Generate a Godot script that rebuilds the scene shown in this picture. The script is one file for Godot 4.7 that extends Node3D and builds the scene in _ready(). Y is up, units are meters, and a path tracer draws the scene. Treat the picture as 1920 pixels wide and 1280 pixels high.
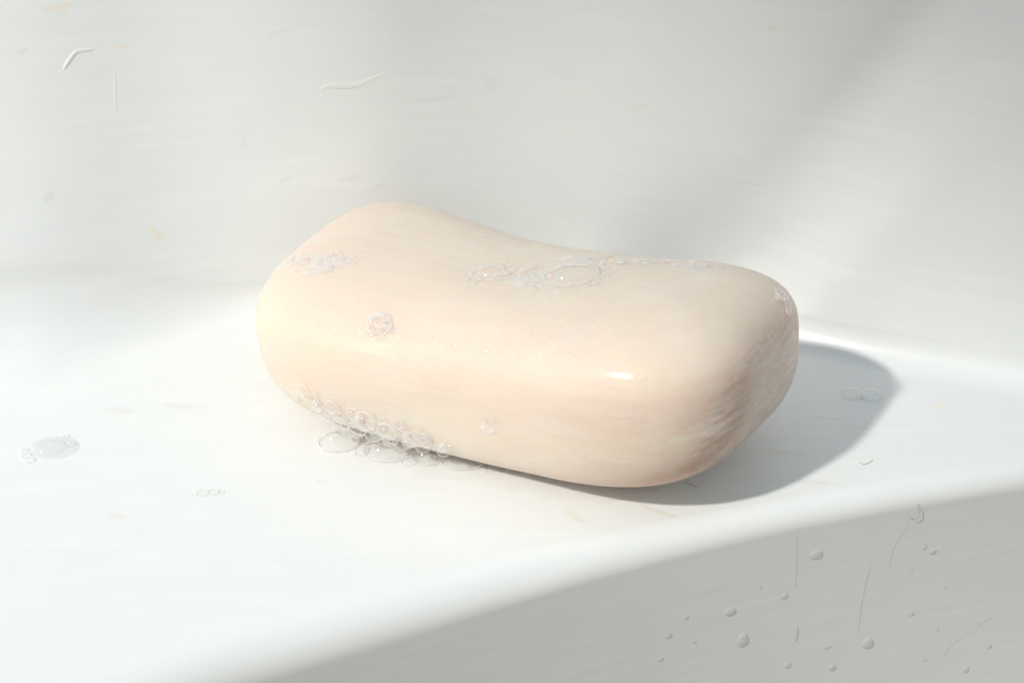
extends Node3D
# A wet, worn bar of soap on the ledge of a white washbasin, lit by low sun from the front left.
# Lengths in the code are centimetres; CM turns them into metres.

const CM := 0.01
var rng := RandomNumberGenerator.new()

func _ready() -> void:
	rng.seed = 7
	build_camera_and_light()
	build_materials()
	build_window_wall()
	build_basin()
	build_soap()
	build_foam()
	build_water()
	build_fibres()

# ---------------------------------------------------------------- camera, sky, sun, exposure
func build_camera_and_light() -> void:
	var cam := Camera3D.new()
	cam.name = "camera"
	add_child(cam)
	cam.fov = 20.0
	cam.near = 0.02
	cam.far = 20.0
	var pitch := deg_to_rad(29.9119)
	var target := Vector3(0, 1.2, 0) * CM
	var forward := Vector3(0, -sin(pitch), -cos(pitch))
	cam.look_at_from_position(target - forward * 0.34, target, Vector3.UP)
	var lens := CameraAttributesPhysical.new()
	lens.frustum_focal_length = 12.0 / tan(deg_to_rad(10.0))
	lens.frustum_focus_distance = 0.325
	lens.frustum_near = 0.02
	lens.frustum_far = 20.0
	lens.exposure_aperture = 30.0
	cam.attributes = lens
	cam.current = true

	var sky_look := ProceduralSkyMaterial.new()
	sky_look.sky_top_color = Color(0.76, 0.825, 0.864)
	sky_look.sky_horizon_color = Color(0.88, 0.865, 0.825)
	sky_look.sky_curve = 0.2
	sky_look.ground_bottom_color = Color(0.56, 0.50, 0.43)
	sky_look.ground_horizon_color = Color(0.76, 0.72, 0.66)
	sky_look.sun_angle_max = 40.0
	sky_look.sun_curve = 0.15
	sky_look.energy_multiplier = 0.81
	var env := Environment.new()
	env.background_mode = Environment.BG_SKY
	env.sky = Sky.new()
	env.sky.sky_material = sky_look
	env.tonemap_mode = Environment.TONE_MAPPER_LINEAR
	env.tonemap_exposure = 1.025
	env.sdfgi_enabled = true
	env.ssao_enabled = true
	env.ssil_enabled = true
	var world := WorldEnvironment.new()
	world.name = "world"
	world.environment = env
	add_child(world)

	var sun := DirectionalLight3D.new()
	sun.name = "sun"
	sun.light_energy = 0.95
	sun.light_color = Color(1.0, 0.99, 0.96)
	sun.light_angular_distance = 3.0
	sun.shadow_enabled = true
	add_child(sun)
	var el := deg_to_rad(42.3)
	var az := deg_to_rad(-40.5)
	var travel := Vector3(cos(az) * cos(el), -sin(el), sin(az) * cos(el))
	sun.look_at_from_position(-travel, Vector3.ZERO, Vector3.UP)

# ---------------------------------------------------------------- helpers
func tag(o: Node, label: String, category: String, group := "", kind := "") -> void:
	o.set_meta("label", label)
	o.set_meta("category", category)
	if group:
		o.set_meta("group", group)
	if kind:
		o.set_meta("kind", kind)

func thing(called: String, at := Vector3.ZERO) -> Node3D:
	var o := Node3D.new()
	o.name = numbered(called)
	o.position = at * CM
	add_child(o)
	return o

func numbered(called: String) -> String:
	if not has_node(called):
		return called
	var n := 1
	while has_node("%s_%03d" % [called, n]):
		n += 1
	return "%s_%03d" % [called, n]

func put(called: String, mesh: Mesh, m: Material, parent: Node = self) -> MeshInstance3D:
	var o := MeshInstance3D.new()
	o.name = numbered(called) if parent == self else called
	o.mesh = mesh
	o.material_override = m
	parent.add_child(o, true)
	return o

# verts in cm
func array_mesh(v: PackedVector3Array, n: PackedVector3Array, uv: PackedVector2Array, idx: PackedInt32Array, tint := PackedColorArray()) -> ArrayMesh:
	var s := PackedVector3Array()
	s.resize(v.size())
	for i in v.size():
		s[i] = v[i] * CM
	var a := []
	a.resize(Mesh.ARRAY_MAX)
	a[Mesh.ARRAY_VERTEX] = s
	a[Mesh.ARRAY_NORMAL] = n
	if uv.size():
		a[Mesh.ARRAY_TEX_UV] = uv
	if tint.size():
		a[Mesh.ARRAY_COLOR] = tint
	a[Mesh.ARRAY_INDEX] = idx
	var m := ArrayMesh.new()
	m.add_surface_from_arrays(Mesh.PRIMITIVE_TRIANGLES, a)
	return m

# a round cord through points (cm), tapering to its ends
func cord(points: Array, radius: float, sides := 8, squash := Vector3.ZERO, flat := 1.0) -> ArrayMesh:
	var c := Curve3D.new()
	c.bake_interval = 0.02
	for i in points.size():
		var t: Vector3 = (points[mini(i + 1, points.size() - 1)] - points[maxi(i - 1, 0)]) / 6.0
		c.add_point(points[i], -t, t)
	var length := c.get_baked_length()
	var steps := clampi(int(length / (radius * 1.2)), 8, 60)
	var v := PackedVector3Array()
	var n := PackedVector3Array()
	var idx := PackedInt32Array()
	for i in steps + 1:
		var f := float(i) / steps
		var p := c.sample_baked(f * length, true)
		var d := (c.sample_baked(minf(f * length + 0.02, length), true) - c.sample_baked(maxf(f * length - 0.02, 0.0), true)).normalized()
		var up := squash if squash != Vector3.ZERO else (Vector3.UP if absf(d.y) < 0.9 else Vector3.RIGHT)
		var side := d.cross(up).normalized()
		up = side.cross(d).normalized()
		var r := radius * sqrt(maxf(0.02, 1.0 - pow(absf(2.0 * f - 1.0), 6.0)))
		for k in sides:
			var a := TAU * k / sides
			v.append(p + side * cos(a) * r + up * sin(a) * r * flat)
			n.append((side * cos(a) * flat + up * sin(a)).normalized())
	for i in steps:
		for k in sides:
			var a := i * sides + k
			var b := i * sides + (k + 1) % sides
			idx.append_array([a, b, a + sides, b, b + sides, a + sides])
	return array_mesh(v, n, PackedVector2Array(), idx)

# ---------------------------------------------------------------- materials
var M := {}

func noise(freq: float, seed_ := 1, octaves := 3) -> FastNoiseLite:
	var n := FastNoiseLite.new()
	n.noise_type = FastNoiseLite.TYPE_SIMPLEX_SMOOTH
	n.frequency = freq
	n.seed = seed_
	n.fractal_octaves = octaves
	return n

func noise_map(freq: float, seed_: int, octaves: int, ramp: Gradient, size := 512) -> NoiseTexture2D:
	var t := NoiseTexture2D.new()
	t.width = size
	t.height = size
	t.seamless = true
	t.noise = noise(freq, seed_, octaves)
	t.color_ramp = ramp
	return t

func ramp(stops: Array) -> Gradient:
	var g := Gradient.new()
	g.offsets = PackedFloat32Array(stops.map(func(s): return s[0]))
	g.colors = PackedColorArray(stops.map(func(s): return s[1]))
	return g

func build_materials() -> void:
	var soap := StandardMaterial3D.new()
	soap.resource_name = "soap"
	soap.albedo_color = Color.WHITE
	soap.albedo_texture = noise_map(0.006, 3, 5, ramp([[0.0, Color(0.872, 0.812, 0.748)], [0.5, Color(0.876, 0.818, 0.757)], [0.8, Color(0.879, 0.826, 0.77)], [1.0, Color(0.886, 0.845, 0.80)]]))
	soap.uv1_triplanar = true
	soap.uv1_scale = Vector3(14, 30, 22)
	soap.roughness = 0.5
	soap.metallic_specular = 0.4
	soap.clearcoat_enabled = true
	soap.clearcoat = 0.16
	soap.clearcoat_roughness = 0.16
	soap.subsurf_scatter_enabled = true
	soap.subsurf_scatter_strength = 0.8
	soap.heightmap_enabled = true
	soap.heightmap_texture = noise_map(0.035, 11, 5, ramp([[0.0, Color.BLACK], [1.0, Color.WHITE]]))
	soap.heightmap_scale = 0.006
	M.soap = soap
	var worn := StandardMaterial3D.new()
	worn.resource_name = "worn_soap"
	worn.albedo_color = Color(1, 1, 1, 0.5)
	worn.albedo_texture = noise_map(0.012, 5, 5, ramp([[0.0, Color(0.90, 0.84, 0.77)], [0.5, Color(0.94, 0.90, 0.85)], [0.66, Color(0.965, 0.945, 0.92)], [1.0, Color(0.98, 0.97, 0.96)]]))
	worn.uv1_scale = Vector3(0.7, 2.6, 1)
	worn.transparency = BaseMaterial3D.TRANSPARENCY_ALPHA
	worn.roughness = 0.4
	worn.clearcoat_enabled = true
	worn.clearcoat = 1.0
	worn.clearcoat_roughness = 0.22
	worn.vertex_color_use_as_albedo = true
	M.worn = worn
	var film := StandardMaterial3D.new()
	film.resource_name = "soap_film"
	film.albedo_color = Color(1, 1, 1, 0.05)
	film.transparency = BaseMaterial3D.TRANSPARENCY_ALPHA
	film.roughness = 0.06
	film.metallic_specular = 0.5
	M.film = film
	var froth := StandardMaterial3D.new()
	froth.resource_name = "froth"
	froth.albedo_color = Color(0.95, 0.955, 0.96, 0.4)
	froth.backlight_enabled = true
	froth.backlight = Color(0.9, 0.9, 0.9)
	froth.transparency = BaseMaterial3D.TRANSPARENCY_ALPHA
	froth.roughness = 0.3
	M.froth = froth
	var lather: StandardMaterial3D = froth.duplicate()
	lather.resource_name = "lather"
	lather.albedo_color = Color(0.955, 0.965, 0.975, 0.62)
	lather.vertex_color_use_as_albedo = true
	lather.roughness = 0.4
	lather.clearcoat_enabled = true
	lather.clearcoat = 0.6
	lather.clearcoat_roughness = 0.06
	M.lather = lather
	var residue: StandardMaterial3D = lather.duplicate()
	residue.resource_name = "dried_lather"
	residue.albedo_color = Color(0.955, 0.94, 0.92, 0.24)
	residue.clearcoat_enabled = false
	M.residue = residue
	var rim: StandardMaterial3D = froth.duplicate()
	rim.resource_name = "film_edge"
	rim.albedo_color = Color(0.97, 0.965, 0.955, 0.45)
	M.rim = rim
	var water := StandardMaterial3D.new()
	water.resource_name = "soapy_water"
	water.albedo_color = Color(0.93, 0.93, 0.925, 0.28)
	water.transparency = BaseMaterial3D.TRANSPARENCY_ALPHA
	water.roughness = 0.05
	water.clearcoat_enabled = true
	water.clearcoat = 1.0
	water.clearcoat_roughness = 0.03
	M.water = water
	var fibre := StandardMaterial3D.new()
	fibre.resource_name = "fibre"
	fibre.albedo_color = Color(0.66, 0.64, 0.61)
	fibre.roughness = 0.7
	M.fibre = fibre

# white glaze with brush marks along u, and stains given as [u cm, v cm, half width, half height, turn, colour, strength]
func glaze(size_cm: Vector2, w: int, h: int, seed_: int, stains: Array, relief: float) -> StandardMaterial3D:
	var long := noise(1.0, seed_, 3)
	var patch := noise(1.0, seed_ + 5, 3)
	var blot := noise(1.0, seed_ + 9, 3)
	var bytes := PackedByteArray()
	bytes.resize(w * h * 3)
	var heights := PackedFloat32Array()
	heights.resize(w * h)
	for j in h:
		var y := size_cm.y * j / h
		for i in w:
			var x := size_cm.x * i / w
			var s := long.get_noise_2d(x * 0.22, y * 3.4 + x * 0.12)
			var q := patch.get_noise_2d(x * 0.5, y * 0.9)
			var k := 0.905 + 0.010 * s * (0.6 + q) + 0.006 * q
			var c := Color(k, k, k * 0.996)
			heights[j * w + i] = 0.5 + 0.5 * s * clampf(0.55 + q, 0.0, 1.0)
			bytes[(j * w + i) * 3] = int(c.r * 255.0 + rng.randf())
			bytes[(j * w + i) * 3 + 1] = int(c.g * 255.0 + rng.randf())
			bytes[(j * w + i) * 3 + 2] = int(c.b * 255.0 + rng.randf())
	for st in stains:
		var reach: float = maxf(st[2], st[3]) * 1.6
		for j in range(maxi(0, int((st[1] - reach) / size_cm.y * h)), mini(h, int((st[1] + reach) / size_cm.y * h) + 1)):
			for i in range(maxi(0, int((st[0] - reach) / size_cm.x * w)), mini(w, int((st[0] + reach) / size_cm.x * w) + 1)):
				var d := Vector2(size_cm.x * i / w - st[0], size_cm.y * j / h - st[1]).rotated(-st[4])
				d /= Vector2(st[2], st[3])
				var e := d.length() + 0.55 * blot.get_noise_2d(i * 0.05, j * 0.05)
				var share: float = 0.72 * st[6] * clampf((1.0 - e) * 2.5, 0.0, 1.0)
				if share > 0.0:
					for ch in 3:
						var at := (j * w + i) * 3 + ch
						bytes[at] = int(lerpf(bytes[at], st[5][ch] * 255.0, share))
	var m := StandardMaterial3D.new()
	m.albedo_texture = ImageTexture.create_from_image(Image.create_from_data(w, h, false, Image.FORMAT_RGB8, bytes))
	m.heightmap_enabled = true
	m.heightmap_texture = ImageTexture.create_from_image(Image.create_from_data(w, h, false, Image.FORMAT_RF, heights.to_byte_array()))
	m.heightmap_scale = relief
	m.roughness = 0.32
	m.metallic_specular = 0.5
	m.texture_repeat = true
	return m

# ---------------------------------------------------------------- washbasin
const WALL_LINE := [1.3, 0.3, -0.8, -1.9, -3.1, -3.95, -4.25, -3.4, -1.85, -0.75, 0.3, 1.35, 2.4]
const WALL_TOP := 11.0

func wall_z(x: float) -> float:
	var t := clampf((x + 18.0) / 3.0, 0.0, 11.999)
	var i := int(t)
	var f := t - i
	var a: float = WALL_LINE[maxi(i - 1, 0)]
	var b: float = WALL_LINE[i]
	var c: float = WALL_LINE[i + 1]
	var d: float = WALL_LINE[mini(i + 2, 12)]
	return b + 0.5 * f * (c - a + f * (2.0 * a - 5.0 * b + 4.0 * c - d + f * (3.0 * (b - c) + d - a)))

func fillet(x: float) -> float:
	return 0.6 + 1.2 * smoothstep(-5.0, -9.0, x)

func lean(x: float) -> float:
	return 0.06 + 0.34 * smoothstep(-2.0, -10.0, x)

# how far the wall has leaned back at a height over its fillet: right of a valley that climbs to the right it leans more
func set_back(x: float, up: float) -> float:
	var valley := 0.5 * ((x - 3.9) / 0.62 + sqrt(pow((x - 3.9) / 0.62, 2.0) + 4.0))
	var h := clampf(0.5 + 0.5 * (valley - up) / 1.0, 0.0, 1.0)
	return lean(x) * up + 0.22 * maxf(0.0, lerpf(valley, up, h) - 0.5 * h * (1.0 - h))

# the rounded corner of the basin: a shallow valley that climbs to the right over the back wall
func crease(x: float, y: float) -> float:
	var t := (x - 3.9 - 0.60 * y) / (0.75 + 0.12 * y)
	var g := smoothstep(-3.6, 0.0, t) if t < 0.0 else 1.0 - smoothstep(0.0, 1.5, t)
	return g * (1.5 * exp(-y / 1.3) + 0.13 * exp(-y / 3.0) + 0.02)

func lip_radius(x: float) -> float:
	return 0.42 + 0.3 * smoothstep(5.0, -4.0, x)

func lip_slope(x: float) -> float:
	return sqrt(1.0 + pow(0.019 * x - 0.4156, 2.0))

func lip_z(x: float) -> float:
	return 0.0095 * x * x - 0.4156 * x + 5.032 - 0.7 * lip_radius(x) * lip_slope(x)

func apron_point(x: float, y: float) -> Vector3:
	var r := lip_radius(x)
	var c := clampf(1.0 + y / r, 0.0, 1.0)
	return Vector3(x, y, lip_z(x) + r * lip_slope(x) * sqrt(1.0 - c * c))

func apron_normal(x: float, y: float) -> Vector3:
	var p := apron_point(x, y)
	return (apron_point(x + 0.05, y) - p).cross(apron_point(x, y + 0.02) - p).normalized()

func wall_point(x: float, y: float) -> Vector3:
	var r := fillet(x)
	if y < r:
		var c := 1.0 - y / r
		return Vector3(x, y, wall_z(x) + r * (1.0 - sqrt(maxf(0.0, 1.0 - c * c))) - crease(x, y))
	return Vector3(x, y, wall_z(x) - set_back(x, y - r) - crease(x, y))

func build_basin() -> void:
	var columns := 300
	var rows := []      # [kind, parameter]
	for i in 5:
		rows.append(["back", 1.0 - i / 5.0])
	for i in 26:
		rows.append(["wall", 1.0 - i / 26.0])
	for i in 16:
		rows.append(["fillet", 1.0 - i / 16.0])
	var ledge_from := rows.size()
	for i in 40:
		rows.append(["ledge", i / 40.0])
	var lip_from := rows.size()
	for i in 24:
		rows.append(["lip", i / 24.0])
	for i in 30:
		rows.append(["apron", i / 29.0])
	var w := columns + 1
	var v := PackedVector3Array()
	var uv := PackedVector2Array()
	for row in rows:
		var f: float = row[1]
		for i in w:
			var x := lerpf(-18.0, 18.0, float(i) / columns)
			var b := wall_z(x)
			var r := fillet(x)
			var p := Vector3.ZERO
			match row[0]:
				"back":   # the top edge of the basin, rolled over backwards
					var a: float = f * PI * 0.6
					p = Vector3(x, WALL_TOP + 0.8 * sin(a), b - set_back(x, WALL_TOP - r) - 0.8 * (1.0 - cos(a)) - crease(x, WALL_TOP))
				"wall":
					p = Vector3(x, lerpf(r, WALL_TOP, f), 0)
					p.z = b - set_back(x, p.y - r) - crease(x, p.y)
				"fillet":
					var a: float = f * PI / 2
					p = Vector3(x, r * (1.0 - cos(a)), b + r * (1.0 - sin(a)) - crease(x, r * (1.0 - cos(a))))
				"ledge":
					p = Vector3(x, 0, lerpf(b + r - crease(x, 0.0), lip_z(x), f))
				"lip":
					var a: float = f * PI / 2
					p = Vector3(x, -lip_radius(x) * (1.0 - cos(a)), lip_z(x) + lip_radius(x) * lip_slope(x) * sin(a))
				"apron":
					p = apron_point(x, lerpf(-lip_radius(x), -10.0, f))
			v.append(p)
			match row[0]:
				"back", "wall", "fillet":
					uv.append(Vector2((p.x + 18.0) / 36.0, p.y / 12.0))
				"ledge":
					uv.append(Vector2((p.x + 18.0) / 36.0, (p.z + 6.0) / 36.0))
				_:
					uv.append(Vector2((p.x + 18.0) / 36.0, -p.y / 36.0))
	var n := PackedVector3Array()
	for j in rows.size():
		for i in w:
			var du := v[j * w + mini(i + 1, columns)] - v[j * w + maxi(i - 1, 0)]
			var dv := v[mini(j + 1, rows.size() - 1) * w + i] - v[maxi(j - 1, 0) * w + i]
			n.append(dv.cross(du).normalized())
	var basin := thing("washbasin")
	tag(basin, "white glossy washbasin ledge, back wall and rounded front face under the soap bar", "washbasin", "", "structure")
	var yellow := [0.93, 0.86, 0.70]
	var grey := [0.80, 0.79, 0.78]
	var brown := [0.86, 0.80, 0.72]
	var blue := [0.78, 0.83, 0.90]
	var wall_stains := []
	for s in [[-8.22, 5.96, .28, .10, 0.0, yellow, .4], [-7.16, 5.18, .16, .05, 0.1, yellow, .4], [-6.76, 1.87, .13, .06, -1.0, yellow, .55], [-6.63, 1.68, .08, .05, -0.9, yellow, .5],
			[-8.81, 5.3, .12, .06, 0.2, grey, .35], [-5.04, 3.24, .10, .14, 0.1, blue, .2], [-0.4, 4.17, .14, .2, 0.0, blue, .2], [-4.27, 2.49, .22, .06, 0.3, grey, .22],
			[-3.06, 2.42, .30, .06, 0.1, brown, .2], [-1.51, 3.9, .5, .04, 0.1, grey, .22], [-2.66, 2.19, .25, .06, 0.3, brown, .22], [-4.37, 5.3, .22, .05, 0.2, brown, .25], [0.99, 4.56, .4, .25, 0.1, blue, .1],
			[4.67, 5.75, .1, .08, 0.1, brown, .2], [-8.48, 2.8, .12, .08, 0.7, grey, .25], [-6.09, 3.45, .2, .05, 0.2, brown, .2], [-7.69, 4.93, .3, .3, 0.2, yellow, .1], [2.38, 3.96, .15, .06, 0.3, brown, .2]]:
		wall_stains.append([s[0] + 18.0, s[1], s[2], s[3], s[4], s[5], s[6]])
	var ledge_stains := []
	for s in [[-5.9, .2, .5, .10, 0.1, grey, .25], [-7.0, .35, .4, .12, 0.1, grey, .25], [-6.4, 3.6, .18, .10, 0.3, brown, .35], [1.0, 3.6, .35, .10, 0.8, brown, .35], [2.45, 3.5, .5, .05, 0.55, brown, .5],
			[5.4, .6, .5, .04, 0.1, grey, .4], [6.0, 0.9, .25, .05, 0.3, brown, .35], [4.6, 1.7, .8, .08, 0.2, brown, .25], [4.9, 2.6, .6, .06, 0.1, grey, .25], [-3.2, 2.6, .14, .08, 0.2, grey, .3], [7.6, .2, .12, .1, 0.2, yellow, .35]]:
		ledge_stains.append([s[0] + 18.0, s[1] + 6.0, s[2], s[3], s[4], s[5], s[6]])
	M.wall = glaze(Vector2(36, 12), 2048, 683, 21, wall_stains, 0.006)
	M.wall.resource_name = "brushed_white_glaze"
	M.ledge = glaze(Vector2(36, 36), 1024, 1024, 41, ledge_stains, 0.004)
	M.ledge.resource_name = "white_glaze"
	for part in [["back_wall", 0, ledge_from, M.wall], ["ledge", ledge_from, lip_from, M.ledge], ["front_face", lip_from, rows.size() - 1, M.ledge]]:
		var pv := PackedVector3Array()
		var pn := PackedVector3Array()
		var pu := PackedVector2Array()
		var idx := PackedInt32Array()
		for j in range(part[1], part[2] + 1):
			for i in w:
				pv.append(v[j * w + i])
				pn.append(n[j * w + i])
				var t := uv[j * w + i]
				if j == part[2] and part[0] == "back_wall":
					t = Vector2((v[j * w + i].x + 18.0) / 36.0, 0.0)
				elif j == part[2] and part[0] == "ledge":
					t = Vector2((v[j * w + i].x + 18.0) / 36.0, (v[j * w + i].z + 6.0) / 36.0)
				pu.append(t)
		for j in part[2] - part[1]:
			for i in columns:
				var a: int = j * w + i
				idx.append_array([a, a + 1, a + w, a + 1, a + w + 1, a + w])
		put(part[0], array_mesh(pv, pn, pu, idx), part[3], basin)
	# hardened runs and a blister in the glaze of the back wall
	var glaze_plain := StandardMaterial3D.new()
	glaze_plain.resource_name = "plain_white_glaze"
	glaze_plain.albedo_color = Color(0.905, 0.903, 0.895)
	glaze_plain.roughness = 0.3
	var out := Vector3(0.3, 0.08, 1.0).normalized()
	var run := []
	for q in [[-8.14, 4.92], [-8.07, 5.02], [-7.98, 5.13], [-7.89, 5.20], [-7.77, 5.20], [-7.6, 5.20]]:
		run.append(wall_point(q[0], q[1]))
	var o := put("glaze_run", cord(run, 0.04, 10, out, 0.42), glaze_plain, basin)
	o.set_meta("label", "raised curved run of glaze high on the left of the back wall")
	run = []
	for q in [[-7.27, 4.76], [-7.28, 4.39], [-7.29, 4.03]]:
		run.append(wall_point(q[0], q[1]))
	put("glaze_run", cord(run, 0.022, 8, out, 0.12), glaze_plain, basin)
	run = []
	for q in [[-3.51, 4.12], [-3.54, 4.22], [-3.36, 4.27], [-2.96, 4.27], [-2.71, 4.33], [-2.38, 4.47]]:
		run.append(wall_point(q[0], q[1]))
	o = put("glaze_blister", cord(run, 0.055, 8, out, 0.09), glaze_plain, basin)
	o.set_meta("label", "faint wavy blister in the glaze of the back wall above the soap")

# the room's wall over the window that the sun comes through, three metres off: its lower edge softens the light on the upper right
func build_window_wall() -> void:
	var el := deg_to_rad(42.3)
	var az := deg_to_rad(-40.5)
	var along := Vector3(cos(az), 0, sin(az))
	var to_sun := Vector3(-cos(az) * cos(el), sin(el), -sin(az) * cos(el))
	var edge := to_sun * 300.0 + (along * sin(el) + Vector3.UP * cos(el)) * 7.0
	var slab := BoxMesh.new()
	slab.size = Vector3(2.4, 0.8, 0.12)
	var paint := StandardMaterial3D.new()
	paint.resource_name = "white_wall_paint"
	paint.albedo_color = Color(0.9, 0.9, 0.89)
	paint.roughness = 0.8
	var o := put("window_wall", slab, paint)
	tag(o, "white room wall over the window that lets the sunlight in", "wall", "", "structure")
	o.transform = Transform3D(Basis(Vector3(-along.z, 0, along.x), Vector3.UP, along).orthonormalized(), edge * CM + Vector3(0, 0.4, 0) + along * 0.06)

# ---------------------------------------------------------------- soap bar
const YAW := 29.8829
const ROLL := 0.7628
const TILT := -3.8105
var lump := noise(1.0, 31, 3)
var groove := noise(1.0, 77, 4)
var soap_rise := 0.0

# where the bar's surface lies for a direction given in the bar's own axes (length, width, thickness), cm
func soap_raw(d: Vector3) -> Vector3:
	var ax := absf(d.x) + 1e-9
	var ay := absf(d.y) + 1e-9
	var az := absf(d.z) + 1e-9
	var f := pow(pow(pow(ax, 2.9216) + pow(ay, 2.9216), 3.0002 / 2.9216) + pow(az, 3.0002), 1.0 / 3.0002)
	var q := d / f
	var xx := q.x * q.x
	var u := 4.6490 * q.x
	var v := 3.3208 * q.y * (1.0 - 0.3067 * (1.0 - xx)) * (1.0 + -0.0804 * q.x) + -0.3317 * xx
	var w := 1.7212 * q.z * (1.0 - 0.1682 * (1.0 - xx)) * (1.0 + 0.1060 * q.x) + 0.3208 * xx + -0.1829 * q.y * q.y
	# hand-worn unevenness
	var k := 0.035 * lump.get_noise_3d(u * 0.35, v * 0.45, w * 0.5) + 0.006 * lump.get_noise_3d(u * 0.5 + 40.0, v * 2.6, w * 3.2)
	var o := Vector3(q.x * absf(q.x), q.y * absf(q.y), q.z * absf(q.z)).normalized() * k
	u += o.x
	v += o.y
	w += o.z
	var t := deg_to_rad(2.5196) * q.x
	var v2 := v * cos(t) - w * sin(t)
	w = v * sin(t) + w * cos(t)
	t = deg_to_rad(ROLL)
	v = v2 * cos(t) + w * sin(t)
	w = -v2 * sin(t) + w * cos(t)
	t = deg_to_rad(TILT)
	var u2 := u * cos(t) + w * sin(t)
	w = -u * sin(t) + w * cos(t)
	t = deg_to_rad(YAW)
	return Vector3(u2 * cos(t) - v * sin(t) + 0.0953, w, u2 * sin(t) + v * cos(t) + 0.6032)

func soap_at(d: Vector3) -> Vector3:
	var p := soap_raw(d)
	p.y += soap_rise
	return p

func sideways(d: Vector3) -> Array:
	var t1 := d.cross(Vector3(0.3, 0.2, 1.0) if absf(d.z) < 0.8 else Vector3(1.0, 0.2, 0.3)).normalized()
	return [t1, d.cross(t1).normalized()]

func soap_normal(d: Vector3, e := 0.004) -> Vector3:
	var t := sideways(d)
	var p := soap_raw(d)
	var n := (soap_raw((d + t[0] * e).normalized()) - p).cross(soap_raw((d + t[1] * e).normalized()) - p).normalized()
	return n

# the direction whose surface point lies a cm to the right and b cm up the slope from that of d
func soap_moved(d: Vector3, a: float, b: float) -> Vector3:
	var p := soap_raw(d)
	var n := soap_normal(d, 0.02)
	var e1 := (Vector3.RIGHT - n * n.x).normalized()
	var e2 := n.cross(e1)
	var goal := p + e1 * a + e2 * b
	for i in 3:
		var t := sideways(d)
		var q := soap_raw(d)
		var j1: Vector3 = (soap_raw((d + t[0] * 0.01).normalized()) - q) / 0.01
		var j2: Vector3 = (soap_raw((d + t[1] * 0.01).normalized()) - q) / 0.01
		var r := goal - q
		var a11 := j1.dot(j1)
		var a12 := j1.dot(j2)
		var a22 := j2.dot(j2)
		var det := a11 * a22 - a12 * a12
		if absf(det) < 1e-9:
			break
		var s1 := (a22 * j1.dot(r) - a12 * j2.dot(r)) / det
		var s2 := (a11 * j2.dot(r) - a12 * j1.dot(r)) / det
		d = (d + t[0] * clampf(s1, -0.2, 0.2) + t[1] * clampf(s2, -0.2, 0.2)).normalized()
	return d

func build_soap() -> void:
	var count := 112
	var w := count + 1
	var dirs := PackedVector3Array()
	for face in 6:
		for j in w:
			for i in w:
				var a := tan((float(i) / count - 0.5) * PI / 2)
				var b := tan((float(j) / count - 0.5) * PI / 2)
				var d: Vector3 = [Vector3(1, a, b), Vector3(-1, b, a), Vector3(b, 1, a), Vector3(a, -1, b), Vector3(a, b, 1), Vector3(b, a, -1)][face]
				dirs.append(d.normalized())
	var v := PackedVector3Array()
	var n := PackedVector3Array()
	var low := 100.0
	for d in dirs:
		var p := soap_raw(d)
		v.append(p)
		low = minf(low, p.y)
		n.append(soap_normal(d))
	soap_rise = 0.004 - low
	var foot := Vector3(0.0953, 0.0, 0.6032)
	for i in v.size():
		v[i] += Vector3(0, soap_rise, 0) - foot
		if n[i].dot(v[i] - Vector3(0, 1.4, 0)) < 0.0:
			n[i] = -n[i]
	var bar := thing("soap_bar", foot)
	tag(bar, "wet cream soap bar with hollowed top and worn right end, on white ledge", "soap")
	var idx := PackedInt32Array()
	for face in 6:
		for j in count:
			for i in count:
				var a := face * w * w + j * w + i
				var flip: bool = (v[a + 1] - v[a]).cross(v[a + w] - v[a]).dot(n[a]) > 0.0
				idx.append_array([a, a + w, a + 1, a + 1, a + w, a + w + 1] if flip else [a, a + 1, a + w, a + 1, a + w + 1, a + w])
	put("body", array_mesh(v, n, PackedVector2Array(), idx), M.soap, bar)

	# the worn end: a rough skin that rises out of the body, scored across the bar's width
	var rings := 70
	var spokes := 150
	v = PackedVector3Array()
	n = PackedVector3Array()
	idx = PackedInt32Array()
	var uv := PackedVector2Array()
	var tint := PackedColorArray()
	for j in rings + 1:
		for i in spokes + 1:
			var at := Vector2.from_angle(TAU * i / spokes) * 0.60 * sqrt((j + 0.02) / rings)
			var p := end_point(at)
			var nn := (end_point(at + Vector2(0.004, 0)) - p).cross(end_point(at + Vector2(0, 0.004)) - p).normalized()
			v.append(p - foot)
			n.append(nn if nn.x > 0.0 else -nn)
			uv.append(at)
			tint.append(Color(1, 1, 1, smoothstep(0.60, 0.40, at.length() + 0.10 * groove.get_noise_2d(at.x * 9.0, at.y * 9.0))))
	for j in rings:
		for i in spokes:
			var a := j * (spokes + 1) + i
			idx.append_array([a, a + spokes + 1, a + 1, a + 1, a + spokes + 1, a + spokes + 2])
	var o := put("worn_end", array_mesh(v, n, uv, idx, tint), M.worn, bar)
	o.set_meta("label", "rough, scored pale end of the soap bar")

func end_point(at: Vector2) -> Vector3:
	var y := at.x + 0.1
	var z := at.y - 0.1
	var d := Vector3(sqrt(maxf(0.05, 1.0 - y * y - z * z)), y, z).normalized()
	var edge := 0.50 + 0.05 * lump.get_noise_2d(at.angle() * 1.5 + 9.0, 3.0)
	var share := smoothstep(edge + 0.08, edge - 0.08, at.length())
	var k := 0.004 + 0.010 * absf(groove.get_noise_2d(y * 2.0 + z * 1.5, z * 7.0)) + 0.003 * groove.get_noise_2d(y * 6.0, z * 18.0)
	var p := soap_at(d)
	return p + (p - Vector3(2.0, 1.6, 1.4)).normalized() * lerpf(0.002, k, share)

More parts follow.
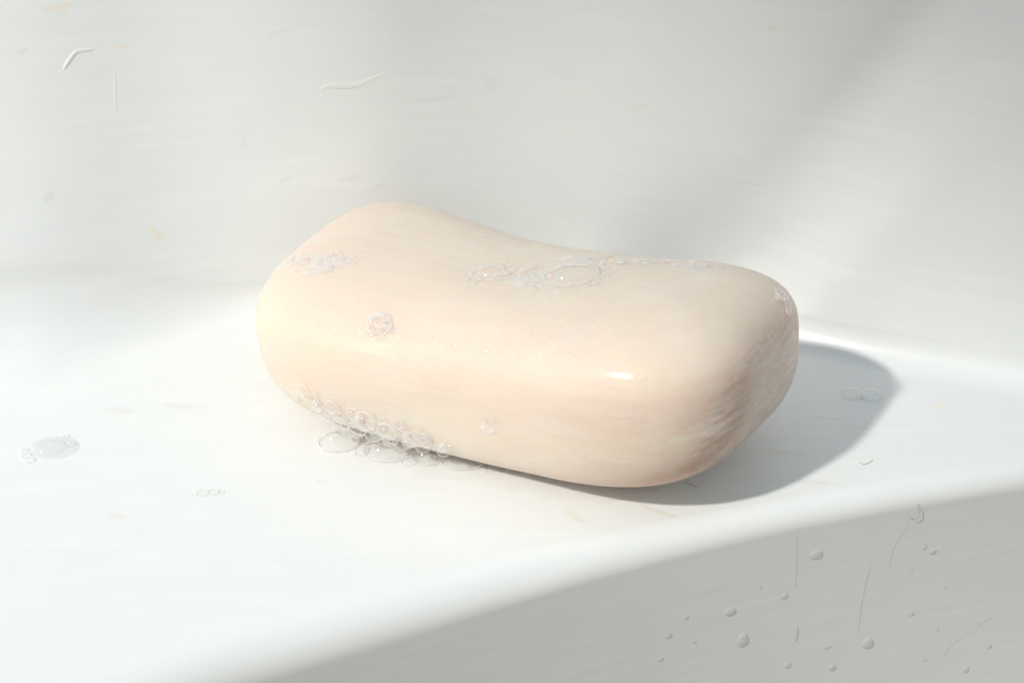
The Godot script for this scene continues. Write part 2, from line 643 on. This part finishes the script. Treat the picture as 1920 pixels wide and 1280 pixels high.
# ---------------------------------------------------------------- foam and bubbles
var ball := SphereMesh.new()
var bead := SphereMesh.new()
var ring := TorusMesh.new()
var fine_ring := TorusMesh.new()

func frame(at: Vector3, n: Vector3, size: Vector3, turn := 0.0) -> Transform3D:
	var e1 := (Vector3.RIGHT - n * n.x).normalized()
	e1 = e1.rotated(n, turn)
	var b := Basis(e1 * size.x, n * size.y, e1.cross(n) * size.z)
	return Transform3D(Basis(b.x * CM, b.y * CM, b.z * CM), at * CM)

func bubble(parent: Node3D, at: Vector3, n: Vector3, size: Vector3, edge := true, turn := 0.0) -> void:
	var large := size.x > 0.2
	var o := put("bubble", ball, M.film, parent)
	var t := frame(at, n, size, turn)
	t.origin -= parent.position
	o.transform = t
	if edge:
		put("bubble_edge", fine_ring if large else ring, M.rim, o).position.y = 0.12

func froth(parent: Node3D, spots: Array) -> void:   # [point, normal, radius]
	var mm := MultiMesh.new()
	mm.transform_format = MultiMesh.TRANSFORM_3D
	mm.mesh = bead
	mm.instance_count = spots.size()
	for i in spots.size():
		var s = spots[i]
		var t := frame(s[0], s[1], Vector3(s[2], s[2] * 0.8, s[2]))
		t.origin -= parent.position
		mm.set_instance_transform(i, t)
	var o := MultiMeshInstance3D.new()
	o.name = "froth"
	o.multimesh = mm
	o.material_override = M.film
	o.set_meta("kind", "stuff")
	parent.add_child(o, true)

func on_soap(d: Vector3) -> Array:
	var n := soap_normal(d, 0.02)
	var p := soap_at(d)
	if n.dot(p - Vector3(0.09, 1.4, 0.42)) < 0.0:
		n = -n
	return [p, n]

# a thin bumpy sheet of lather that follows the soap; holes: [a, b, half a, half b] cm, left open for bubbles
func lather_sheet(parent: Node3D, d: Vector3, half: Vector2, seed_: int, holes := [], called := "lather_film", m_: Material = null, thick := 1.0) -> void:
	var cells := FastNoiseLite.new()
	cells.noise_type = FastNoiseLite.TYPE_CELLULAR
	cells.cellular_return_type = FastNoiseLite.RETURN_DISTANCE
	cells.frequency = 9.0
	cells.fractal_type = FastNoiseLite.FRACTAL_NONE
	cells.seed = seed_
	var ragged := noise(2.2, seed_ + 3, 3)
	var q := on_soap(d)
	var e1: Vector3 = (Vector3.RIGHT - q[1] * q[1].x).normalized()
	var e2: Vector3 = q[1].cross(e1)
	var t := sideways(d)
	var p0 := soap_raw(d)
	var j1: Vector3 = (soap_raw((d + t[0] * 0.02).normalized()) - p0) / 0.02
	var j2: Vector3 = (soap_raw((d + t[1] * 0.02).normalized()) - p0) / 0.02
	var a11 := j1.dot(e1)
	var a12 := j2.dot(e1)
	var a21 := j1.dot(e2)
	var a22 := j2.dot(e2)
	var det := a11 * a22 - a12 * a21
	var step := 0.024
	var nx := int(half.x * 2.6 / step)
	var ny := int(half.y * 2.6 / step)
	var v := PackedVector3Array()
	var mask := PackedFloat32Array()
	var tint := PackedColorArray()
	for j in ny + 1:
		for i in nx + 1:
			var a := (i - nx * 0.5) * step
			var b := (j - ny * 0.5) * step
			var m := 1.0 - Vector2(a / half.x, b / half.y).length() + 0.55 * ragged.get_noise_2d(a, b)
			for h in holes:
				m = minf(m, 1.6 * (Vector2((a - h[0]) / h[2], (b - h[1]) / h[3]).length() - 0.93))
			var dd: Vector3 = (d + t[0] * ((a22 * a - a12 * b) / det) + t[1] * ((a11 * b - a21 * a) / det)).normalized()
			var dome := 1.0 - pow(clampf((cells.get_noise_2d(a, b) + 1.0) * 1.3, 0.0, 1.0), 2.0)
			var p := soap_at(dd)
			v.append(p + q[1] * (smoothstep(0.0, 0.5, m) * (0.008 + 0.018 * dome) * thick + 0.002))
			tint.append(Color(1, 1, 1, smoothstep(0.0, 0.55, m)))
			mask.append(m)
	var n := PackedVector3Array()
	var w := nx + 1
	for j in ny + 1:
		for i in w:
			var du := v[j * w + mini(i + 1, nx)] - v[j * w + maxi(i - 1, 0)]
			var dv := v[mini(j + 1, ny) * w + i] - v[maxi(j - 1, 0) * w + i]
			n.append(du.cross(dv).normalized())
	var idx := PackedInt32Array()
	for j in ny:
		for i in nx:
			var a := j * w + i
			if maxf(maxf(mask[a], mask[a + 1]), maxf(mask[a + w], mask[a + w + 1])) > 0.0:
				idx.append_array([a, a + w, a + 1, a + 1, a + w, a + w + 1])
	for i in v.size():
		v[i] -= parent.position / CM
	put(called, array_mesh(v, n, PackedVector2Array(), idx, tint), m_ if m_ else M.lather, parent)

# tiny clear bubbles strewn round d
func strew(parent: Node3D, d: Vector3, count: int, half: Vector2, inner := 0.0, big := 0.05) -> void:
	var spots := []
	for i in count:
		var a := rng.randf() * TAU
		var r := sqrt(lerpf(inner * inner, 1.0, rng.randf()))
		var q := on_soap(soap_moved(d, cos(a) * r * half.x, sin(a) * r * half.y))
		spots.append([q[0] + q[1] * 0.02, q[1], big * lerpf(0.3, 1.0, pow(rng.randf(), 2.0))])
	froth(parent, spots)

func foam_thing(called: String, at: Vector3, label: String, group := "patches of lather on the soap") -> Node3D:
	var o := thing(called, at)
	tag(o, label, "foam", group)
	return o

func build_foam() -> void:
	ball.radius = 1.0
	ball.height = 2.0
	ball.radial_segments = 40
	ball.rings = 20
	bead.radius = 1.0
	bead.height = 2.0
	bead.radial_segments = 12
	bead.rings = 6
	ring.inner_radius = 0.9
	ring.outer_radius = 1.01
	ring.rings = 36
	ring.ring_segments = 8
	fine_ring.inner_radius = 0.935
	fine_ring.outer_radius = 1.0
	fine_ring.rings = 48
	fine_ring.ring_segments = 8

	# lather in the hollow on top
	var d := Vector3(0.233, -0.008, 0.972).normalized()
	var q := on_soap(d)
	var o := foam_thing("lather", q[0], "white lather with a large oval bubble in the middle of the soap's hollow top")
	bubble(o, q[0], q[1], Vector3(0.48, 0.30, 0.40))
	lather_sheet(o, d, Vector2(0.80, 0.66), 3, [[0.0, 0.0, 0.46, 0.38]])
	for a in [[-0.30, 0.36, .07], [-0.05, 0.42, .07], [0.22, 0.38, .06], [0.42, 0.27, .07], [-0.15, -0.43, .06], [0.05, -0.45, .06], [-0.42, -0.22, .06]]:
		var e := on_soap(soap_moved(d, a[0], a[1]))
		bubble(o, e[0] + e[1] * 0.04, e[1], Vector3.ONE * a[2])
	strew(o, d, 40, Vector2(0.66, 0.56), 0.8)
	d = Vector3(-0.062, 0.102, 0.993).normalized()
	q = on_soap(d)
	o = foam_thing("lather", q[0], "white lather around a round bubble left of the large oval bubble on the soap's top")
	bubble(o, q[0], q[1], Vector3(0.26, 0.18, 0.25))
	lather_sheet(o, d, Vector2(0.46, 0.44), 5, [[0.0, 0.0, 0.25, 0.24]])
	lather_sheet(o, Vector3(0.094, 0.101, 0.990).normalized(), Vector2(0.46, 0.26), 7)
	for a in [[0.62, -0.02, .08], [0.70, -0.10, .07], [0.55, 0.08, .06], [0.27, 0.13, .08], [0.14, 0.22, .09], [-0.2, 0.2, .07]]:
		var e := on_soap(soap_moved(d, a[0], a[1]))
		bubble(o, e[0] + e[1] * 0.04, e[1], Vector3.ONE * a[2])
	strew(o, d, 30, Vector2(0.42, 0.40), 0.7)
	# left end of the top
	d = Vector3(-0.589, 0.309, 0.747).normalized()
	q = on_soap(d)
	o = foam_thing("lather", q[0], "thin bluish white lather across the soap's upper left end")
	lather_sheet(o, d, Vector2(0.56, 0.34), 11)
	lather_sheet(o, Vector3(-0.731, 0.276, 0.624).normalized(), Vector2(0.40, 0.24), 13)
	for a in [[-0.677, 0.312, 0.666, .12], [-0.558, 0.281, 0.781, .07], [-0.561, 0.358, 0.747, .08], [-0.619, 0.300, 0.725, .06], [-0.768, 0.256, 0.586, .08]]:
		q = on_soap(Vector3(a[0], a[1], a[2]).normalized())
		bubble(o, q[0] + q[1] * 0.03, q[1], Vector3.ONE * a[3])
	strew(o, d, 40, Vector2(0.6, 0.32))
	# single cluster on the front slope
	d = Vector3(-0.281, 0.679, 0.679).normalized()
	q = on_soap(d)
	o = foam_thing("bubble_cluster", q[0], "small round cluster of clear bubbles on the soap's left front slope", "small bubble clusters on the soap")
	bubble(o, q[0], q[1], Vector3(0.17, 0.13, 0.17))
	for a in [[0.16, 0.06, .10], [-0.12, 0.10, .09], [0.05, 0.17, .09], [0.12, -0.10, .10], [-0.10, -0.08, .09], [0.24, 0.14, .06]]:
		var e := on_soap(soap_moved(d, a[0], a[1]))
		bubble(o, e[0] + e[1] * 0.03, e[1], Vector3.ONE * a[2])
	lather_sheet(o, d, Vector2(0.30, 0.28), 17, [[0.0, 0.0, 0.14, 0.14]])
	strew(o, d, 16, Vector2(0.27, 0.27), 0.75, 0.04)
	# five glinting beads at the right end of the ridge
	d = Vector3(0.601, 0.650, 0.465).normalized()
	q = on_soap(d)
	o = foam_thing("bubble_cluster", q[0], "tight knot of five tiny glinting bubbles on the soap's right front ridge", "small bubble clusters on the soap")
	for a in [[0.584, 0.642, 0.498], [0.611, 0.640, 0.465], [0.585, 0.664, 0.466], [0.605, 0.655, 0.453], [0.621, 0.651, 0.435]]:
		q = on_soap(Vector3(a[0], a[1], a[2]).normalized())
		bubble(o, q[0], q[1], Vector3(0.06, 0.03, 0.05), false)
	# droplets along the ridge
	o = foam_thing("bubble_cluster", on_soap(Vector3(-0.098, 0.832, 0.546).normalized())[0], "broken line of tiny glinting droplets along the soap's front ridge", "small bubble clusters on the soap")
	for k in 26:
		q = on_soap(Vector3(lerpf(-0.36, 0.42, k / 25.0) + rng.randf_range(-.01, .01), 0.73 + rng.randf_range(-0.02, 0.02), 0.66).normalized())
		var r := lerpf(0.04, 0.12, pow(rng.randf(), 2.0))
		bubble(o, q[0], q[1], Vector3(r, r * 0.2, r * 0.6), false)
	q = on_soap(Vector3(-0.44, 0.69, 0.57).normalized())
	o = foam_thing("wet_streak", q[0], "short straight wet streak that glints at the left end of the soap's front ridge", "small bubble clusters on the soap")
	o.set_meta("category", "water")
	bubble(o, q[0], q[1], Vector3(0.26, 0.03, 0.06), false, -0.45)
	# right rear corner
	q = on_soap(Vector3(0.853, -0.262, 0.452).normalized())
	o = foam_thing("lather", q[0], "clear bubbles clinging to the soap's right rear corner")
	for a in [[0.831, -0.277, 0.483, .14], [0.856, -0.278, 0.436, .10], [0.881, -0.256, 0.398, .09], [0.839, -0.223, 0.496, .07], [0.898, -0.223, 0.380, .07]]:
		q = on_soap(Vector3(a[0], a[1], a[2]).normalized())
		bubble(o, q[0] + q[1] * 0.03, q[1], Vector3.ONE * a[3])
	strew(o, Vector3(0.853, -0.262, 0.452).normalized(), 26, Vector2(0.24, 0.24))
	# along the back edge
	q = on_soap(Vector3(0.373, -0.342, 0.863).normalized())
	o = foam_thing("lather", q[0], "low line of froth along the soap's right rear edge")
	for a in [[0.191, -0.340, 0.921, 23], [0.373, -0.342, 0.863, 29], [0.530, -0.331, 0.781, 31]]:
		d = Vector3(a[0], a[1], a[2]).normalized()
		lather_sheet(o, d, Vector2(0.55, 0.16), a[3])
		for k in 3:
			q = on_soap(soap_moved(d, rng.randf_range(-.4, .4), rng.randf_range(-.05, .08)))
			bubble(o, q[0] + q[1] * 0.03, q[1], Vector3.ONE * rng.randf_range(0.05, 0.09))
	strew(o, Vector3(0.373, -0.342, 0.863).normalized(), 50, Vector2(1.1, 0.16))
	# dried smears of lather on the bar itself
	var bar: Node3D = get_node("soap_bar")
	for a in [[0.522, 0.825, -0.217, 0.5, 0.10, 51], [0.638, 0.758, 0.137, 0.22, 0.3, 53], [0.241, 0.944, -0.227, 0.5, 0.11, 55], [0.897, 0.32, 0.306, 0.12, 0.3, 57], [0.335, 0.554, 0.762, 0.9, 0.36, 59], [-0.073, 0.927, 0.368, 1.0, 0.12, 61]]:
		lather_sheet(bar, Vector3(a[0], a[1], a[2]).normalized(), Vector2(a[3], a[4]), a[5], [], "dried_smear", M.residue, 0.35)
	# a pair low on the front
	q = on_soap(Vector3(0.164, 0.985, 0.054).normalized())
	o = foam_thing("bubble_cluster", q[0], "pair of tiny bubbles over a fleck of froth low on the soap's front", "small bubble clusters on the soap")
	lather_sheet(o, Vector3(0.164, 0.985, -0.062).normalized(), Vector2(0.18, 0.12), 37)
	for a in [[0.148, 0.987, 0.062], [0.179, 0.980, 0.085]]:
		q = on_soap(Vector3(a[0], a[1], a[2]).normalized())
		bubble(o, q[0], q[1], Vector3.ONE * 0.065)

	# the foam that fills the gap under the left front edge
	o = foam_thing("bubble_foam", Vector3(-2.1, 0, 1.6), "row of clear bubbles filling the gap under the soap's left front edge", "patches of lather on the soap")
	var px := 1.2 / 105.0
	for a in [[-0.404, 0.842, -0.357, 14], [-0.348, 0.860, -0.372, 15], [-0.441, 0.882, -0.168, 12], [-0.490, 0.844, -0.217, 10], [-0.477, 0.822, -0.311, 9], [-0.547, 0.833, -0.079, 10],
			[-0.510, 0.847, -0.148, 9], [-0.578, 0.795, -0.184, 8], [-0.408, 0.868, -0.282, 12], [-0.361, 0.913, -0.189, 12], [-0.315, 0.921, -0.229, 17], [-0.281, 0.865, -0.415, 11],
			[-0.232, 0.874, -0.428, 13], [-0.237, 0.922, -0.307, 16], [-0.198, 0.957, -0.214, 9], [-0.179, 0.936, -0.304, 9], [-0.147, 0.925, -0.350, 14], [-0.163, 0.893, -0.420, 11],
			[-0.095, 0.923, -0.374, 10], [-0.104, 0.938, -0.330, 9], [-0.064, 0.903, -0.425, 6], [-0.036, 0.911, -0.411, 8], [-0.450, 0.819, -0.355, 8]]:
		q = on_soap(Vector3(a[0], a[1], a[2]).normalized())
		var r: float = a[3] * px
		bubble(o, q[0] + q[1] * r * 0.5, q[1], Vector3(r, r, r))
	for a in [[-3.0, 1.42, .37, .33], [-2.12, 1.70, .46, .36], [-1.44, 1.90, .28, .26], [-0.84, 2.06, .38, .24], [-0.3, 2.20, .12, .10], [-0.01, 2.30, .13, .08], [0.25, 2.38, .14, .07], [-1.75, 2.04, .14, .12], [-2.58, 1.66, .12, .2]]:
		bubble(o, Vector3(a[0], 0.0, a[1]), Vector3.UP, Vector3(a[2], minf(a[2], 0.34), a[3]))
	for a in [[-2.75, .28, 1.36, .2], [-2.35, .34, 1.62, .17], [-1.85, .33, 1.84, .18], [-1.5, .36, 2.02, .15], [-1.15, .32, 2.12, .13], [-3.1, .3, 1.2, .16]]:
		bubble(o, Vector3(a[0], a[1], a[2]), Vector3(-0.050, 0.600, 0.799).normalized(), Vector3.ONE * a[3])
	for i in 20:
		var f := rng.randf()
		var side := rng.randf_range(-1.0, 1.0)
		q = on_soap(Vector3(lerpf(-0.60, 0.0, f), 0.86 + 0.06 * f, lerpf(-0.22, -0.36, f) + side * lerpf(0.14, 0.08, f)).normalized())
		var r := rng.randf_range(0.045, 0.095)
		bubble(o, q[0] + q[1] * r * 0.4, q[1], Vector3.ONE * r)
	lather_sheet(o, Vector3(-0.44, 0.86, -0.25).normalized(), Vector2(0.75, 0.30), 41, [], "lather_film", M.residue)
	lather_sheet(o, Vector3(-0.18, 0.93, -0.30).normalized(), Vector2(0.80, 0.24), 43, [], "lather_film", M.residue)
	var spots := []
	for i in 60:
		var f := rng.randf()
		var e := on_soap(Vector3(lerpf(-0.56, -0.03, f), 0.88 + 0.05 * f, lerpf(-0.18, -0.34, f) + rng.randf_range(-0.13, 0.13)).normalized())
		spots.append([e[0] + e[1] * 0.02, e[1], lerpf(0.015, 0.06, pow(rng.randf(), 2.0))])
	for i in 60:
		var f := rng.randf()
		spots.append([Vector3(lerpf(-3.2, 0.3, f) + rng.randf_range(-.04, .04), 0.01, lerpf(1.66, 2.44, f) + rng.randf_range(-0.06, 0.08)), Vector3.UP, rng.randf_range(0.015, 0.04)])
	froth(o, spots)

# ---------------------------------------------------------------- water drops
func drop(at: Vector3, n: Vector3, size: Vector3, label: String, group: String, called := "water_drop") -> void:
	var o := put(called, ball, M.water)
	o.transform = frame(at, n, size)
	tag(o, label, "water drop", group)

func build_water() -> void:
	# bubbles standing alone on the ledge
	var o := foam_thing("ledge_bubble", Vector3(-7.96, 0, 1.59), "flat clear bubble with a frothy rim on the ledge far left of the soap", "bubbles left on the ledge")
	bubble(o, Vector3(-7.96, 0, 1.6), Vector3.UP, Vector3(0.30, 0.15, 0.25), false)
	var thin: StandardMaterial3D = M.water.duplicate()
	thin.resource_name = "thin_water"
	thin.albedo_color.a = 0.2
	var pool := put("wet_rim", ball, thin, o)
	pool.transform = frame(Vector3(-7.86, -0.005, 1.57) - o.position / CM, Vector3.UP, Vector3(0.44, 0.035, 0.36))
	for a in [[-8.3, 1.85, .08], [-8.2, 2.0, .08], [-8.36, 1.7, .06], [-7.6, 1.5, .07], [-7.75, 1.25, .06]]:
		bubble(o, Vector3(a[0], 0.02, a[1]), Vector3.UP, Vector3.ONE * a[2])
	o = foam_thing("ledge_bubble", Vector3(-5.03, 0, 2.96), "small pair of clear bubbles on the ledge left of the soap's front", "bubbles left on the ledge")
	for a in [[-5.13, 2.97, .10], [-4.95, 2.94, .09], [-4.83, 2.96, .06], [-5.24, 3.0, .05]]:
		bubble(o, Vector3(a[0], 0.01, a[1]), Vector3.UP, Vector3(a[2], a[2] * 0.8, a[2]))
	o = foam_thing("ledge_bubble", Vector3(6.3, 0, -0.15), "double bubble on the ledge at the tip of the soap's shadow", "bubbles left on the ledge")
	for a in [[6.12, -0.17, .19], [6.45, -0.12, .19], [6.28, -0.1, .11]]:
		bubble(o, Vector3(a[0], 0.0, a[1]), Vector3.UP, Vector3(a[2], a[2] * 0.6, a[2]))
	# water drawn up along the foot of the soap
	var line := Curve3D.new()
	for q in [[-3.1, 1.3], [-2.2, 1.75], [-1.1, 2.2], [0.2, 2.6], [1.5, 2.95], [2.4, 2.9]]:
		line.add_point(Vector3(q[0], 0, q[1]))
	var v := PackedVector3Array()
	var n := PackedVector3Array()
	var idx := PackedInt32Array()
	var wob := noise(1.4, 61, 2)
	for i in 121:
		var c := line.sample_baked(line.get_baked_length() * i / 120.0)
		var half := (0.34 + 0.16 * wob.get_noise_1d(c.x)) * sqrt(maxf(0.0, 1.0 - pow(absf(i / 60.0 - 1.0), 6.0)))
		for j in 13:
			var t := j / 6.0 - 1.0
			v.append(c + Vector3(-0.35 * t * half, 0.035 * (1.0 - t * t) + 0.002, t * half))
			n.append(Vector3(0, 1.0, 0.07 * t / maxf(half, 0.05)).normalized())
	for i in 120:
		for j in 12:
			var a := i * 13 + j
			idx.append_array([a, a + 13, a + 1, a + 1, a + 13, a + 14])
	var wet := put("water_film", array_mesh(v, n, PackedVector2Array(), idx), M.film)
	tag(wet, "thin clear film of water on the ledge along the soap's front foot", "water")

	# drops and trickles on the front face: [x, y, half width px, half height px, label]
	var px := 1.0 / 110.0
	for a in [[2.88, -1.72, 6, 6, "uppermost of the small drops at the left end of the front face's drops"],
			[2.59, -2.01, 8, 7, "oval drop at the left end of the drops on the basin's front face"],
			[3.05, -2.28, 5, 5, "tiny bright drop just left of the largest teardrop on the front face"],
			[3.89, -2.48, 12, 17, "largest, teardrop-shaped drop hanging low on the basin's front face"],
			[3.63, -1.81, 13, 10, "broad drop directly above the largest teardrop on the front face"],
			[4.57, -1.73, 9, 8, "bright round drop in the middle of the front face, above two specks"],
			[4.86, -2.62, 5, 22, "narrow upright trickle-shaped drop right of the largest teardrop"],
			[4.74, -3.26, 8, 8, "round drop at the lower end of the narrow upright trickle"],
			[6.18, -3.14, 12, 14, "slanting pear-shaped drop low at the end of the long middle trickle"],
			[5.56, -3.52, 9, 9, "pale round drop near the photo's bottom edge, left of the pear-shaped drop"],
			[5.44, -3.05, 12, 5, "flat slanting smear of water left of the pear-shaped drop"],
			[5.07, -1.00, 14, 11, "broad faint drop just under the rounded rim, above the middle of the front face"],
			[7.18, -1.40, 9, 7, "round drop beside a slanting mark high on the right of the front face"],
			[7.02, -1.27, 5, 10, "slanting narrow drop left of the high round drop on the right"],
			[6.83, -1.71, 4, 5, "tiny drop below the slanting narrow drop high on the right"],
			[8.50, -3.72, 7, 8, "slanting drop low at the far right of the front face"],
			[8.12, -4.17, 8, 10, "lowest drop on the right of the front face, at the bottom edge"],
			[7.51, -2.24, 4, 4, "lone speck of water on the right half of the front face"],
			[7.47, -3.15, 4, 9, "short slanting streak of water right of the pear-shaped drop"],
			[2.47, -2.47, 7, 6, "faint low drop at the photo's bottom edge, below the oval left drop"],
			[6.94, -2.68, 7, 6, "faint drop above and right of the pear-shaped drop"],
			[6.82, -3.29, 4, 3, "speck of water close to the right of the pear-shaped drop"],
			[4.55, -2.11, 3, 3, "left one of two specks under the bright round middle drop"],
			[4.65, -2.18, 4, 3, "right one of two specks under the bright round middle drop"],
			[4.14, -1.45, 4, 6, "thin upright drop up and left of the bright round middle drop"],
			[7.30, -3.78, 6, 4, "curved smear of water at the bottom edge right of the pear-shaped drop"]]:
		var p := apron_point(a[0], a[1])
		var face := apron_normal(a[0], a[1])
		var rx: float = a[2] * px
		var ry: float = a[3] * px
		drop(p - face * 0.01, face, Vector3(rx, minf(rx, ry) * 0.4, ry), a[4], "water drops on the basin's front face")
	for a in [[[[4.71, -0.53], [4.74, -1.05], [4.76, -1.61]], "faint straight trickle under the rim, left of the broad faint drop"],
			[[[6.08, -1.35], [5.99, -2.19], [5.98, -2.94]], "long straight trickle down the middle right of the front face"],
			[[[6.68, -0.72], [6.46, -1.17], [6.41, -1.57]], "bent trickle below the hooked fibre on the front face"],
			[[[8.53, -2.99], [8.17, -3.25], [7.83, -3.5], [7.62, -3.8]], "long slanting trickle at the lower right of the front face"]]:
		var run := []
		for q in a[0]:
			run.append(apron_point(q[0], q[1]))
		var t := put("water_trickle", cord(run, 0.015, 8, apron_normal(a[0][1][0], a[0][1][1]), 0.13), M.water)
		tag(t, a[1], "trickle", "trickles on the basin's front face")

func build_fibres() -> void:
	for a in [[[Vector3(6.64, -0.50, 2.87), Vector3(6.72, -0.59, 2.86), Vector3(6.81, -0.57, 2.83), Vector3(6.83, -0.44, 2.81), Vector3(6.78, -0.32, 2.78)], "fine grey hook-shaped fibre on the rim right of the soap's shadow"],
			[[Vector3(5.9, 0.01, 2.02), Vector3(5.95, 0.015, 2.1), Vector3(6.05, 0.015, 2.06), Vector3(6.15, 0.01, 1.95)], "short curled fibre on the ledge just outside the soap's shadow"],
			[[Vector3(2.88, 0.01, 2.62), Vector3(2.98, 0.015, 2.70), Vector3(3.1, 0.01, 2.82)], "short dark fibre on the ledge in the shadow under the soap's right end"]]:
		var o := put("fibre", cord(a[0], 0.0045, 6), M.fibre)
		tag(o, a[1], "fibre", "fibres on the washbasin")
